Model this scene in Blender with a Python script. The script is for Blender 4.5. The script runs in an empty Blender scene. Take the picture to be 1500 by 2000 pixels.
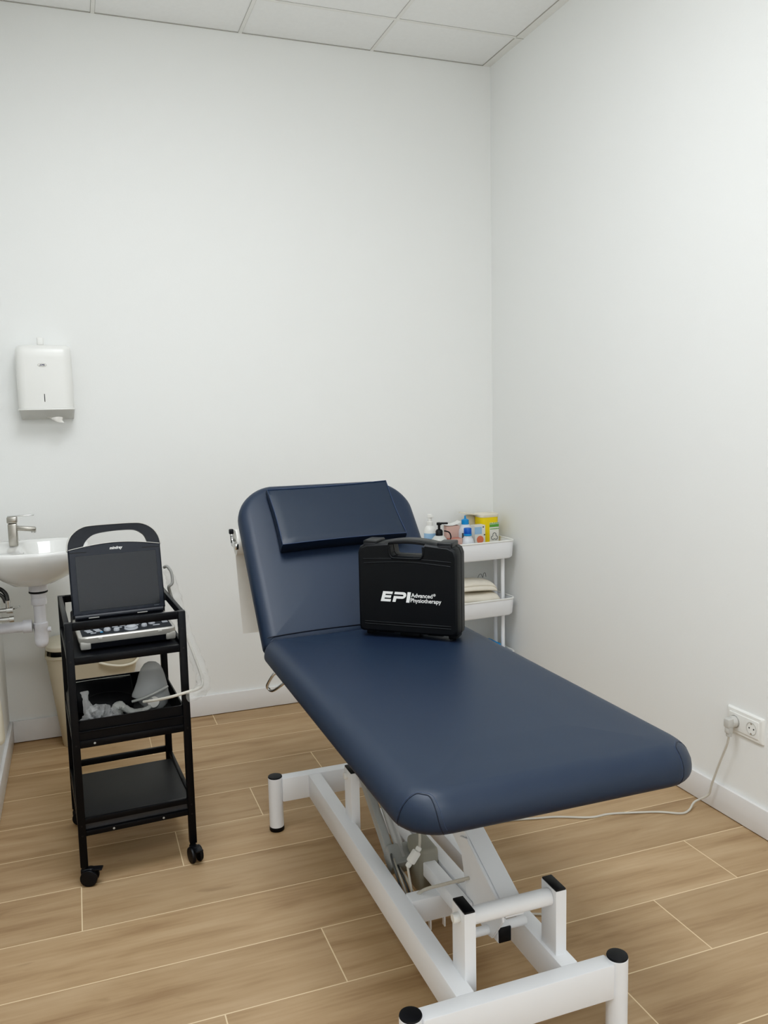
import bpy, bmesh, math, random
from mathutils import Vector, Matrix
from math import pi, sin, cos, radians as R
random.seed(7)
C = bpy.context.scene.collection

# ------------------------------------------------------------------ materials
def lin(c):
    return tuple(((x/255)/12.92 if x/255 <= .04045 else ((x/255+.055)/1.055)**2.4) for x in c) + (1,)
def mat(name, rgb, rough=.5, metal=0, var=.04, nscale=30, bump=0, bscale=400, spec=.5, trans=0, alpha=1, coat=0, emis=None):
    m = bpy.data.materials.new(name); m.use_nodes = True
    nt = m.node_tree; b = nt.nodes['Principled BSDF']
    tc = nt.nodes.new('ShaderNodeTexCoord')
    n = nt.nodes.new('ShaderNodeTexNoise'); n.inputs['Scale'].default_value = nscale; n.inputs['Detail'].default_value = 3
    nt.links.new(tc.outputs['Object'], n.inputs['Vector'])
    mx = nt.nodes.new('ShaderNodeMixRGB'); c = lin(rgb)
    mx.inputs[1].default_value = tuple(v*(1-var) for v in c[:3])+(1,)
    mx.inputs[2].default_value = tuple(min(1, v*(1+var)) for v in c[:3])+(1,)
    nt.links.new(n.outputs['Fac'], mx.inputs[0]); nt.links.new(mx.outputs[0], b.inputs['Base Color'])
    b.inputs['Roughness'].default_value = rough; b.inputs['Metallic'].default_value = metal
    b.inputs['Specular IOR Level'].default_value = spec
    b.inputs['Transmission Weight'].default_value = trans; b.inputs['Alpha'].default_value = alpha
    b.inputs['Coat Weight'].default_value = coat
    if bump:
        n2 = nt.nodes.new('ShaderNodeTexNoise'); n2.inputs['Scale'].default_value = bscale; n2.inputs['Detail'].default_value = 2
        nt.links.new(tc.outputs['Object'], n2.inputs['Vector'])
        bp = nt.nodes.new('ShaderNodeBump'); bp.inputs['Strength'].default_value = bump; bp.inputs['Distance'].default_value = .002
        nt.links.new(n2.outputs['Fac'], bp.inputs['Height']); nt.links.new(bp.outputs[0], b.inputs['Normal'])
    return m

M = {}
M['wall'] = mat('wall_paint', (236, 237, 235), .75, var=.008, nscale=2, bump=.08, bscale=180, spec=.25)
M['base'] = mat('baseboard_paint', (228, 227, 226), .38, var=.01)
M['navy'] = mat('navy_vinyl', (31, 44, 63), .47, var=.04, nscale=9, bump=.05, bscale=900, spec=.48)
M['navy2'] = mat('navy_vinyl_pillow', (30, 42, 58), .44, var=.04, nscale=9, bump=.05, bscale=900, spec=.5)
M['stitch'] = mat('dark_navy_piping', (20, 28, 44), .5)
M['stitch2'] = mat('navy_thread', (52, 66, 94), .5)
M['white_metal'] = mat('white_powder_coat', (240, 242, 245), .36, var=.01, spec=.45)
M['black_cap'] = mat('black_plastic_cap', (15, 17, 23), .5)
M['black'] = mat('black_powder_coat', (6, 9, 16), .38, var=.1, spec=.35)
M['black_soft'] = mat('black_pouch', (17, 19, 24), .5, var=.15, bump=.2, bscale=60)
M['tray_dark'] = mat('black_sheet_steel', (22, 24, 29), .40, var=.05)
M['tray_mid'] = mat('grey_sheet_steel', (74, 75, 78), .5)
M['case'] = mat('black_polypropylene', (9, 12, 17), .5, var=.08, bump=.1, bscale=1500, spec=.4)
M['case2'] = mat('black_plastic_glossy', (13, 15, 19), .4, spec=.45)
M['ink'] = mat('white_ink', (236, 236, 234), .6)
M['chrome'] = mat('chrome', (210, 210, 208), .13, 1)
M['brush'] = mat('satin_nickel', (176, 172, 164), .25, 1)
M['rod'] = mat('silver_painted_tube', (176, 177, 176), .35, .15)
M['alu'] = mat('aluminium_extrusion', (168, 170, 168), .45, .25)
M['grey_box'] = mat('grey_plastic', (150, 148, 138), .5)
M['ceramic'] = mat('white_ceramic', (236, 236, 233), .1, var=.005, spec=.5, coat=.3)
M['pvc'] = mat('white_pvc', (225, 225, 230), .32)
M['plastic'] = mat('white_plastic', (233, 233, 229), .28, var=.006)
M['plastic_g'] = mat('light_grey_plastic', (196, 195, 190), .4)
M['cream'] = mat('cream_plastic', (224, 217, 198), .4)
M['beige'] = mat('beige_plastic', (202, 193, 172), .5, var=.03)
M['hose'] = mat('grey_braided_hose', (92, 92, 92), .35, .6, bump=.5, bscale=900)
M['us_body'] = mat('dark_slate_plastic', (16, 20, 30), .42)
M['us_panel'] = mat('charcoal_panel', (28, 31, 37), .5)
M['us_silver'] = mat('silver_plastic', (188, 186, 180), .33, .25)
M['key'] = mat('grey_keys', (168, 172, 178), .4)
M['key_d'] = mat('dark_keys', (104, 108, 114), .45)
M['key_b'] = mat('blue_key', (70, 150, 200), .4)
M['screen'] = mat('dark_screen', (24, 27, 32), .22, var=.02, spec=.5)
M['bezel'] = mat('screen_bezel', (20, 26, 38), .36)
M['blue'] = mat('cyan_blue_cap', (30, 140, 205), .4)
M['dblue'] = mat('blue_cap', (22, 90, 185), .4)
M['lblue'] = mat('pale_blue_label', (150, 185, 215), .5)
M['bottle'] = mat('milky_bottle', (226, 230, 236), .35, trans=.15)
M['bottle2'] = mat('translucent_bottle', (226, 228, 224), .3, trans=.25)
M['rose'] = mat('rose_cardboard', (190, 120, 104), .7)
M['rose2'] = mat('pale_rose_cardboard', (205, 170, 158), .7)
M['orange'] = mat('orange_print', (214, 120, 92), .6)
M['yellow'] = mat('yellow_plastic', (238, 208, 24), .4)
M['paper'] = mat('white_paper', (232, 230, 224), .85)
M['label'] = mat('pale_label', (216, 214, 205), .6)
M['green'] = mat('green_print', (96, 160, 70), .6)
M['print'] = mat('grey_print', (90, 92, 92), .6)
M['cloth'] = mat('white_terry', (232, 226, 212), .95, bump=.9, bscale=500, spec=.1)
M['cable'] = mat('pale_grey_cable', (198, 194, 184), .5)
M['probe'] = mat('grey_cable', (150, 150, 146), .45)
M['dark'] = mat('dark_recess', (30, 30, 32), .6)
M['navyink'] = mat('navy_ink', (34, 38, 84), .5)

def film(name, rgb, alpha, rough=.2):
    m = mat(name, rgb, rough, bump=.8, bscale=70, alpha=alpha, spec=.6); return m
M['film'] = film('clear_crinkled_film', (228, 229, 229), .30, .12)
M['film2'] = film('clear_sleeve_film', (226, 226, 222), .17, .1)
M['frost'] = mat('frosted_grey_plastic', (186, 188, 188), .4, alpha=.68, var=.02)
M['tube_c'] = mat('clear_tube', (205, 206, 202), .2, alpha=.7)
M['disc'] = mat('white_disc', (240, 238, 232), .4)

def floor_mat():
    m = bpy.data.materials.new('oak_plank_tiles'); m.use_nodes = True
    nt = m.node_tree; N = nt.nodes; L = nt.links; b = N['Principled BSDF']
    def math_(op, a, bb=None, c=None):
        n = N.new('ShaderNodeMath'); n.operation = op
        for i, v in enumerate((a, bb, c)):
            if v is None: continue
            if isinstance(v, (int, float)): n.inputs[i].default_value = v
            else: L.new(v, n.inputs[i])
        return n.outputs[0]
    geo = N.new('ShaderNodeNewGeometry'); sep = N.new('ShaderNodeSeparateXYZ'); L.new(geo.outputs['Position'], sep.inputs[0])
    X, Y = sep.outputs[0], sep.outputs[1]
    PW, PL_ = .2305, 1.195
    v = math_('DIVIDE', math_('SUBTRACT', Y, 1.5745), PW); row = math_('FLOOR', v); fy = math_('SUBTRACT', v, row)
    u = math_('DIVIDE', math_('SUBTRACT', math_('SUBTRACT', X, .246), math_('MULTIPLY', row, .2965)), PL_)
    pl = math_('FLOOR', u); fx = math_('SUBTRACT', u, pl)
    dx = math_('MULTIPLY', math_('MINIMUM', fx, math_('SUBTRACT', 1, fx)), PL_)
    dy = math_('MULTIPLY', math_('MINIMUM', fy, math_('SUBTRACT', 1, fy)), PW)
    d = math_('MINIMUM', dx, dy)
    grout = math_('LESS_THAN', d, .0016)
    cid = N.new('ShaderNodeCombineXYZ'); L.new(row, cid.inputs[0]); L.new(pl, cid.inputs[1])
    wn = N.new('ShaderNodeTexWhiteNoise'); wn.noise_dimensions = '2D'; L.new(cid.outputs[0], wn.inputs['Vector'])
    off = math_('MULTIPLY', wn.outputs['Value'], 37.0)
    def grain(sx, sy, det, dist=0.0):
        c = N.new('ShaderNodeCombineXYZ')
        L.new(math_('ADD', math_('MULTIPLY', X, sx), off), c.inputs[0]); L.new(math_('MULTIPLY', Y, sy), c.inputs[1]); L.new(off, c.inputs[2])
        n = N.new('ShaderNodeTexNoise'); n.inputs['Scale'].default_value = 1; n.inputs['Detail'].default_value = det
        n.inputs['Distortion'].default_value = dist
        L.new(c.outputs[0], n.inputs['Vector']); return n.outputs['Fac']
    g1 = grain(2.2, 22, 5, .7); g2 = grain(8, 130, 3); g3 = grain(1.4, 6, 3, 1.2); g4 = grain(7, 26, 2, .4)
    f = math_('ADD', math_('ADD', math_('MULTIPLY', g1, .44), math_('MULTIPLY', g2, .18)), math_('MULTIPLY', g3, .38))
    ramp = N.new('ShaderNodeValToRGB'); L.new(f, ramp.inputs[0])
    e = ramp.color_ramp.elements
    e[0].position = .33; e[0].color = lin((148, 121, 92)); e[1].position = .66; e[1].color = lin((186, 160, 128))
    k = e.new(.47); k.color = lin((171, 144, 112))
    # dark knots
    knot = N.new('ShaderNodeMapRange'); L.new(g4, knot.inputs[0]); knot.inputs[1].default_value = .70; knot.inputs[2].default_value = .84
    knot.inputs[3].default_value = 0; knot.inputs[4].default_value = .4
    mk = N.new('ShaderNodeMixRGB'); mk.inputs[2].default_value = lin((92, 68, 46)); L.new(knot.outputs[0], mk.inputs[0]); L.new(ramp.outputs[0], mk.inputs[1])
    hsv = N.new('ShaderNodeHueSaturation'); L.new(mk.outputs[0], hsv.inputs['Color'])
    L.new(math_('ADD', .93, math_('MULTIPLY', wn.outputs['Value'], .14)), hsv.inputs['Value'])
    mg = N.new('ShaderNodeMixRGB'); L.new(grout, mg.inputs[0]); L.new(hsv.outputs[0], mg.inputs[1]); mg.inputs[2].default_value = lin((226, 204, 168))
    L.new(mg.outputs[0], b.inputs['Base Color'])
    b.inputs['Roughness'].default_value = .55; b.inputs['Specular IOR Level'].default_value = .3
    bp = N.new('ShaderNodeBump'); bp.inputs['Strength'].default_value = .15; bp.inputs['Distance'].default_value = .001
    L.new(g2, bp.inputs['Height']); L.new(bp.outputs[0], b.inputs['Normal'])
    return m
M['floor'] = floor_mat()
def ceil_mat():
    m = mat('mineral_ceiling_tile', (243, 244, 243), .9, var=.03, nscale=60, bump=.25, bscale=700, spec=.1); return m
M['ceil'] = ceil_mat()
M['tbar'] = mat('ceiling_grid_white', (236, 236, 232), .5)
M['tbar_d'] = mat('ceiling_shadow_gap', (172, 170, 164), .8)

# ------------------------------------------------------------------ mesh helpers
class MB:
    def __init__(s): s.bm = bmesh.new()
    def add(s, verts, faces, T=None):
        vs = [s.bm.verts.new(T @ Vector(v) if T else Vector(v)) for v in verts]
        for f in faces:
            try: s.bm.faces.new([vs[i] for i in f])
            except ValueError: pass
        return s
    def box(s, x0, x1, y0, y1, z0, z1, bev=0, seg=2, T=None):
        t = bmesh.new(); bmesh.ops.create_cube(t, size=1)
        for v in t.verts:
            v.co = Vector(((x0+x1)/2+v.co.x*(x1-x0), (y0+y1)/2+v.co.y*(y1-y0), (z0+z1)/2+v.co.z*(z1-z0)))
        if bev: bmesh.ops.bevel(t, geom=t.edges[:], offset=bev, segments=seg, profile=.5, affect='EDGES')
        return s.merge(t, T)
    def merge(s, t, T=None):
        if T: t.transform(T)
        me = bpy.data.meshes.new('tmp'); t.to_mesh(me); t.free(); s.bm.from_mesh(me); bpy.data.meshes.remove(me); return s
    def bar(s, a, b, w, h, bev=.002, up=(0, 0, 1)):
        """rectangular bar from a to b, w sideways, h along up"""
        a, b = Vector(a), Vector(b); d = b-a; L = d.length; d.normalize(); up = Vector(up)
        sx = d.cross(up).normalized(); uz = sx.cross(d).normalized()
        T = Matrix(((sx.x, d.x, uz.x, a.x), (sx.y, d.y, uz.y, a.y), (sx.z, d.z, uz.z, a.z), (0, 0, 0, 1)))
        return s.box(-w/2, w/2, 0, L, -h/2, h/2, bev, 2, T)
    def loft(s, rings, cap0=True, cap1=True, T=None):
        n = len(rings[0]); vs = [v for r in rings for v in r]; fs = []
        for j in range(len(rings)-1):
            for i in range(n):
                k = (i+1) % n; fs.append((j*n+i, j*n+k, (j+1)*n+k, (j+1)*n+i))
        if cap0: fs.append(tuple(range(n-1, -1, -1)))
        if cap1: fs.append(tuple((len(rings)-1)*n+i for i in range(n)))
        return s.add(vs, fs, T)
    def lathe(s, prof, n=28, cx=0, cy=0, cz=0, T=None, caps=True):
        rings = [[(cx+r*cos(2*pi*i/n), cy+r*sin(2*pi*i/n), cz+z) for i in range(n)] for r, z in prof]
        return s.loft(rings, caps and prof[0][0] > 1e-5, caps and prof[-1][0] > 1e-5, T)
    def tube(s, pts, r, n=10, closed=False, smooth=True, rs=None):
        pts = [Vector(p) for p in pts]
        if smooth and len(pts) > 2:
            out = []; outr = []
            m = len(pts); K = 6
            rng = range(m if closed else m-1)
            for i in rng:
                g = lambda q: pts[q % m] if closed else pts[max(0, min(m-1, q))]
                p0, p1, p2, p3 = g(i-1), g(i), g(i+1), g(i+2)
                for k in range(K):
                    t = k/K
                    out.append(.5*((2*p1)+(-p0+p2)*t+(2*p0-5*p1+4*p2-p3)*t*t+(-p0+3*p1-3*p2+p3)*t**3))
                    if rs: outr.append(rs[i]*(1-t)+rs[min(i+1, m-1)]*t)
            if not closed:
                out.append(pts[-1])
                if rs: outr.append(rs[-1])
            pts = out
            if rs: rs = outr
        m = len(pts); rings = []; nrm = None
        for i in range(m):
            if closed: t = pts[(i+1) % m]-pts[i-1]
            else: t = pts[min(i+1, m-1)]-pts[max(i-1, 0)]
            if t.length < 1e-9: t = Vector((0, 0, 1))
            t.normalize()
            if nrm is None:
                nrm = t.cross(Vector((0, 0, 1)))
                if nrm.length < .1: nrm = t.cross(Vector((1, 0, 0)))
            nrm = (nrm - t*nrm.dot(t)).normalized(); bn = t.cross(nrm)
            rr = rs[i] if rs else r
            rings.append([tuple(pts[i]+nrm*rr*cos(2*pi*k/n)+bn*rr*sin(2*pi*k/n)) for k in range(n)])
        if closed:
            rings.append(rings[0]); return s.loft(rings, False, False)
        return s.loft(rings)
    def prism(s, poly, z0, z1, T=None):
        """polygon in xy extruded in z"""
        n = len(poly)
        vs = [(x, y, z0) for x, y in poly]+[(x, y, z1) for x, y in poly]
        fs = [tuple(range(n-1, -1, -1)), tuple(range(n, 2*n))]+[(i, (i+1) % n, n+(i+1) % n, n+i) for i in range(n)]
        return s.add(vs, fs, T)
    def build(s, name, m, parent=None, loc=None, rot=None, ang=40):
        bmesh.ops.remove_doubles(s.bm, verts=s.bm.verts[:], dist=1e-6)
        bmesh.ops.recalc_face_normals(s.bm, faces=s.bm.faces[:])
        me = bpy.data.meshes.new(name); s.bm.to_mesh(me); s.bm.free()
        for p in me.polygons: p.use_smooth = True
        me.set_sharp_from_angle(angle=R(ang))
        me.materials.append(M[m] if isinstance(m, str) else m)
        o = bpy.data.objects.new(name, me); C.objects.link(o)
        if parent: o.parent = parent
        if loc: o.location = loc
        if rot: o.rotation_euler = rot
        return o

def rrect(w, l, rad, n=8, cx=0, cy=0):
    """rounded rectangle outline centred; rad scalar or 4 (++, -+, --, +-)"""
    if not isinstance(rad, (tuple, list)): rad = (rad,)*4
    out = []
    for q, (sx, sy) in enumerate(((1, 1), (-1, 1), (-1, -1), (1, -1))):
        r = max(1e-4, min(rad[q], w/2-1e-4, l/2-1e-4))
        for k in range(n+1):
            a = pi/2*(q+k/n)
            out.append((cx+sx*(w/2-r)+r*cos(a), cy+sy*(l/2-r)+r*sin(a)))
    return out
def pad(w, l, rad, prof, n=8, crown=None):
    """rings of a cushion: prof = [(inset, z)], returned as list of rings"""
    rings = []
    rr = rad if isinstance(rad, (tuple, list)) else (rad,)*4
    for d, z in prof:
        rings.append([(x, y, z) for x, y in rrect(w-2*d, l-2*d, [max(.002, r-d) for r in rr], n)])
    return rings
def rounded_prof(th, re_b, re_t, ht=None, k=5):
    """edge profile from bottom to top: inset,z with elliptical roundings"""
    hb = re_b; ht = ht or re_t
    p = [(re_b*(1-sin(pi/2*i/k)), hb*(1-cos(pi/2*i/k))) for i in range(k+1)]
    p += [(re_t*(1-cos(pi/2*i/k)), th-ht+ht*sin(pi/2*i/k)) for i in range(k+1)]
    return p

def thing(name, label, cat, loc=(0, 0, 0), rz=0, group=None, rot=None):
    o = bpy.data.objects.new(name, None); C.objects.link(o); o.empty_display_size = .05
    o.location = loc; o.rotation_euler = rot if rot else (0, 0, rz)
    o['label'] = label; o['category'] = cat
    if group: o['group'] = group
    return o
def tag(o, label, cat, group=None):
    o['label'] = label; o['category'] = cat
    if group: o['group'] = group
    return o
def struct(o): o['kind'] = 'structure'; return o

def text_mesh(txt, size, name, m, parent, T, shear=0, bold=0, extrude=.0004, align='LEFT', sx=1):
    cu = bpy.data.curves.new('txt', 'FONT'); cu.body = txt; cu.size = size; cu.shear = shear; cu.offset = bold; cu.extrude = extrude
    cu.align_x = align; cu.space_character = 1.0
    t = bpy.data.objects.new('txt', cu); C.objects.link(t)
    bpy.context.view_layer.update()
    me = bpy.data.meshes.new_from_object(t.evaluated_get(bpy.context.evaluated_depsgraph_get()))
    bpy.data.objects.remove(t); bpy.data.curves.remove(cu)
    me.transform(T @ Matrix.Diagonal((sx, 1, 1, 1)))
    me.materials.clear(); me.materials.append(M[m])
    o = bpy.data.objects.new(name, me); C.objects.link(o); o.parent = parent
    return o
def join_into(base, others):
    """merge the meshes of `others` into base (all share the parent space)"""
    b = bmesh.new(); b.from_mesh(base.data)
    for o in others:
        b.from_mesh(o.data); d = o.data; bpy.data.objects.remove(o); bpy.data.meshes.remove(d)
    b.to_mesh(base.data); b.free(); return base
# matrix for text facing -Y: local x -> X, local y -> Z
def face_front(x, y, z): return Matrix(((1, 0, 0, x), (0, 0, -1, y), (0, 1, 0, z), (0, 0, 0, 1)))

# ------------------------------------------------------------------ room
XL, XR, YB, YF, H = -.330, 1.9865, 3.788, -1.30, 3.01
struct(MB().box(XL-.1, XR+.1, YF-.1, YB+.1, -.1, 0).build('floor', 'floor'))
struct(MB().box(XL-.1, XR+.1, YF-.1, YB+.1, H, H+.1).build('ceiling', 'ceil'))
struct(MB().box(XL-.1, XR+.1, YB, YB+.1, 0, H).build('wall_back', 'wall'))
struct(MB().box(XR, XR+.1, YF, YB, 0, H).build('wall_right', 'wall'))
struct(MB().box(XL-.1, XL, YF, YB, 0, H).build('wall_left', 'wall'))
struct(MB().box(XL-.1, XR+.1, YF-.1, YF, 0, H).build('wall_front', 'wall'))
BH, BT = .096, .013
struct(MB().box(XL+BT, XR-BT, YB-BT, YB, .003, BH, .002).build('baseboard_back', 'base'))
struct(MB().box(XR-BT, XR, YF, YB, .003, BH, .002).build('baseboard_right', 'base'))
struct(MB().box(XL, XL+BT, YF, YB, .003, BH, .002).build('baseboard_left', 'base'))
# ceiling grid: thin dark reveal under each bar plus the white bar itself
g = MB(); gd = MB()
ys = [3.468-.602*k for k in range(8)]; xs = [.178+.602*k for k in range(-1, 3)]+[1.948]
XA = 1.948
for y in ys:
    if y < YF: continue
    g.box(XL, XA, y-.0075, y+.0075, H-.003, H); gd.box(XL, XA, y-.009, y+.009, H-.0012, H)
for x in xs[:-1]:
    if x < XL: continue
    g.box(x-.0075, x+.0075, YF, YB, H-.0032, H); gd.box(x-.009, x+.009, YF, YB, H-.0013, H)
g.box(XA, XR, YF, YB-.001, H-.003, H); gd.box(XA-.004, XA, YF, YB, H-.0022, H); gd.box(XA, XR, 3.466, 3.470, H-.0035, H)
gd.box(XL, XA, YB-.005, YB, H-.0025, H)
struct(g.build('trim_1', 'tbar')); struct(gd.build('trim_2', 'tbar_d'))

# ------------------------------------------------------------------ treatment couch
CX = .797
couch = thing('treatment_couch', 'navy blue padded treatment couch with raised backrest on a white steel lifting frame', 'treatment couch', (CX, 1.42, 0))
def cc(x, y, z): return (x-CX, y-1.42, z)
# feet
FX0, FX1, FY0, FY1 = .5555, 1.0415, 1.422, 2.610
for x in (FX0, FX1):
    for y in (FY0, FY1):
        X, Y, _ = cc(x, y, 0)
        ft = MB().lathe([(.0235, .012), (.0235, .181), (.0225, .182)], 28, X, Y).build('foot', 'white_metal', couch)
        MB().lathe([(.0225, .1815), (.0235, .1835), (.0225, .1865), (.016, .1875), (0, .1878)], 28, X, Y).build('foot_cap', 'black_cap', ft)
        MB().lathe([(.0225, 0), (.0245, .003), (.0245, .014), (.0235, .0145)], 28, X, Y).build('foot_pad', 'black_cap', ft)
# crossbars (between the feet), rails
RZ0, RZ1 = .100, .180
for y in (FY0, FY1):
    a = cc(FX0+.02, y-.02, RZ0); b = cc(FX1-.02, y+.02, RZ1)
    MB().box(a[0], b[0], a[1], b[1], RZ0, RZ1, .003).build('cross_bar', 'white_metal', couch)
RXL, RXR, RW = .685, .934, .042
for x in (RXL, RXR):
    a = cc(x-RW/2, FY0+.02, 0); b = cc(x+RW/2, FY1-.02, 0)
    MB().box(a[0], b[0], a[1], b[1], RZ0, RZ1-.0005, .003).build('side_rail', 'white_metal', couch)
# posts with caps
PZ = .328
for px, py in ((.7145, 1.507), (.9345, 1.507), (.7085, 2.252), (.9345, 2.252)):
    a = cc(px-.0135, py-.031, 0); b = cc(px+.0135, py+.031, 0)
    p = MB().box(a[0], b[0], a[1], b[1], RZ1-.03, PZ, .002).build('post', 'white_metal', couch)
    MB().box(a[0]+.0012, b[0]-.0012, a[1]+.0012, b[1]-.0012, PZ-.001, PZ+.004, .0015).build('post_cap', 'black_cap', p)
def xcyl(x0, x1, y, z, r, n=24, mb=None):
    mb = mb or MB()
    T = Matrix(((0, 0, 1, 0), (1, 0, 0, 0), (0, 1, 0, 0), (0, 0, 0, 1)))
    return mb.lathe([(r*.85, x0), (r, x0+.002), (r, x1-.002), (r*.85, x1)], n, y, z, 0, T)
for y in (1.503, 2.258):
    a = cc(.7275, y, 0); b = cc(.9215, y, 0)
    pt = xcyl(a[0], b[0], a[1], .3045, .0185).build('pivot_tube', 'white_metal', couch)
    a = cc(.686, y, 0); b = cc(.702, y, 0)
    xcyl(a[0], b[0], a[1], .309, .0105).build('axle_end', 'plastic', pt)
    a = cc(.947, y, 0); b = cc(.957, y, 0)
    xcyl(a[0], b[0], a[1], .309, .0105).build('axle_end', 'plastic', pt)
# lower sub frame: twin arms, cross member, front axle
for x, y0_, z0_ in ((.797, 1.665, .202), (.842, 1.563, .197)):
    arm = MB().bar(cc(x, y0_, z0_), cc(x, 2.235, .182), .034, .038, .003).build('lower_arm', 'white_metal', couch)
    if x > .8:
        MB().bar(cc(x, 1.5605, z0_), cc(x, 1.566, z0_), .031, .0355, .002).build('end_cap', 'black_cap', arm)
xm = MB(); a = cc(.704, 1.778, 0); b = cc(.916, 1.820, 0)
xm.box(a[0], b[0], a[1], b[1], .122, .184, .003)
xmo = xm.build('cross_member', 'white_metal', couch)
for x in (.728, .752, .79):
    c = cc(x, 1.779, 0); MB().box(c[0]-.002, c[0]+.002, c[1]-.004, c[1]+.010, .100, .125, .001).build('cable_clip', 'white_metal', xmo)
a = cc(.778, 1.592, 0); b = cc(.912, 1.592, 0)
xcyl(a[0], b[0], a[1], .198, .0105).build('lower_axle', 'white_metal', couch)
# main lift arm: tapered box beam climbing backwards, side profile in the y-z plane
prof = [(1.493, .283), (1.520, .3250), (1.570, .3000+.005)]
def yz_prism(poly, x0, x1, bev=.003):
    t = MB()
    T = Matrix(((0, 0, 1, 0), (1, 0, 0, 0), (0, 1, 0, 0), (0, 0, 0, 1)))
    t.prism([(y-1.42, z) for y, z in poly], x0-CX, x1-CX, T)
    if bev: bmesh.ops.bevel(t.bm, geom=t.bm.edges[:], offset=bev, segments=2, affect='EDGES')
    return t
ARM = [(1.524, .262), (1.528, .2845), (2.280, .612), (2.345, .590), (2.300, .560), (1.640, .255), (1.560, .252)]
yz_prism([(1.527, .284), (1.70, .362), (1.74, .350), (1.70, .205), (1.600, .182), (1.575, .186), (1.524, .255)], .8150, .8210, .001).build('gusset_plate', 'white_metal', couch)
yz_prism(ARM, .8215, .8735).build('lift_arm', 'white_metal', couch)
# upper frame under the cushions
uf = MB()
for x in (.60, .99):
    uf.bar(cc(x, 1.36, .628), cc(x, 2.38, .628), .03, .04, .002)
for y in (1.40, 2.28):
    uf.bar(cc(.60, y, .620), cc(.99, y, .620), .03, .03, .002)
uf.build('upper_frame', 'white_metal', couch)
# actuator leaning back under the couch
act = MB().bar(cc(.728, 1.985, .185), cc(.728, 2.330, .410), .024, .034, .006).build('actuator', 'alu', couch)
MB().tube([cc(.754, 1.960, .190), cc(.754, 2.360, .450)], .0125, 16, smooth=False).build('actuator_rod', 'rod', act)
MB().bar(cc(.748, 1.955, .168), cc(.748, 2.005, .200), .062, .055, .006).build('actuator_bracket', 'alu', act)
MB().box(*[v for p in zip(cc(.772, 1.885, 0)[:2], cc(.826, 1.985, 0)[:2]) for v in p], .115, .245, .012, 3).build('motor_housing', 'grey_box', act)
MB().tube([cc(.958, 1.93, .14), cc(.965, 1.925, .06), cc(.985, 1.915, .006), cc(1.055, 1.888, .004), cc(1.112, 1.862, .004), cc(1.150, 1.845, .004)], .0033, 8).build('cable', 'cable', couch)
# white plug-in connector and cables
con = MB(); con.bar(cc(.736, 1.868, .231), cc(.758, 1.870, .258), .020, .020, .005)
con.bar(cc(.7275, 1.867, .2215), cc(.737, 1.868, .232), .012, .013, .004)
con.bar(cc(.7575, 1.870, .2575), cc(.765, 1.871, .267), .013, .013, .004)
con.build('cable_connector', 'plastic', couch)
MB().tube([cc(.764, 1.871, .266), cc(.776, 1.90, .30), cc(.79, 1.99, .42), cc(.795, 2.06, .60)], .0035, 8).build('cable', 'cable', couch)
MB().tube([cc(.729, 1.867, .223), cc(.728, 1.85, .195), cc(.730, 1.835, .150), cc(.722, 1.83, .13)], .003, 8).build('cable', 'cable', couch)
MB().tube([cc(.724, 1.82, .165), cc(.742, 1.79, .200), cc(.775, 1.74, .235), cc(.800, 1.70, .262), cc(.8195, 1.69, .268), cc(.8195, 1.76, .22)], .0042, 8).build('cable', 'cable', couch)
for k in range(4):
    x = .716+.008*k
    MB().tube([cc(.735+.006*k, 1.99-.01*k, .190), cc(x, 1.95, .21-.012*k), cc(x, 1.90, .17), cc(x+.004, 1.86, .135)], .003, 7).build('cable', 'cable' if k % 2 else 'print', couch)
# seat cushion
SW, SL, SZ0, SZ1 = .637, 1.165, .648, .718
SY0, SCX = 1.230, .8015
sp = rounded_prof(SZ1-SZ0, .018, .052, .048, 6)
rings = pad(SW, SL, (.045, .045, .085, .100), sp, 10)
d0, z0 = sp[-1]
for k in (1, 2, 3): rings += pad(SW, SL, (.045, .045, .085, .100), [(d0+.05*k, z0+.0015*k)], 10)
seat = MB().loft(rings); 
seat = seat.build('seat_cushion', 'navy', couch, cc(SCX, SY0+SL/2, SZ0))
def corner_seam(ia, ib, jt, off, r, m, amp=1.0):
    pts = []
    for k in range(33):
        u = k/32; i = ia+(ib-ia)*u; w = 1-abs(2*u-1)**4
        j = 1.0+(jt-1.0)*w*amp
        i0 = int(math.floor(i)); j0 = int(math.floor(j)); fi = i-i0; fj = j-j0
        n = len(rings[0])
        P = lambda jj, ii: Vector(rings[min(jj, len(rings)-1)][ii % n])
        p = (P(j0, i0)*(1-fi)+P(j0, i0+1)*fi)*(1-fj)+(P(j0+1, i0)*(1-fi)+P(j0+1, i0+1)*fi)*fj
        pts.append(p*1.0)
    MB().tube(pts, r, 6, smooth=False).build('corner_seam', m, seat)
n4 = 11
corner_seam(2*n4+1.3, 2*n4+8.8, 11.2, 0, .0011, 'stitch')
corner_seam(3*n4+1.3, 3*n4+8.8, 11.2, 0, .0011, 'stitch')
corner_seam(2*n4+.9, 2*n4+9.5, 11.5, 0, .0005, 'stitch2')
corner_seam(3*n4+.9, 3*n4+9.5, 11.5, 0, .0005, 'stitch2')
# backrest: local x width, y up the slope, z normal
BA = R(47)
bk = thing('tmp', '', ''); bpy.data.objects.remove(bk)
BW, BL, BTH = .618, .632, .062
bp_ = rounded_prof(BTH, .012, .040, .036, 6)
brad = (.125, .125, .02, .02)
br = pad(BW, BL, brad, bp_, 12)
d0, z0 = bp_[-1]
for k in (1, 2, 3): br += pad(BW, BL, brad, [(d0+.05*k, z0+.0012*k)], 12)
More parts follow.
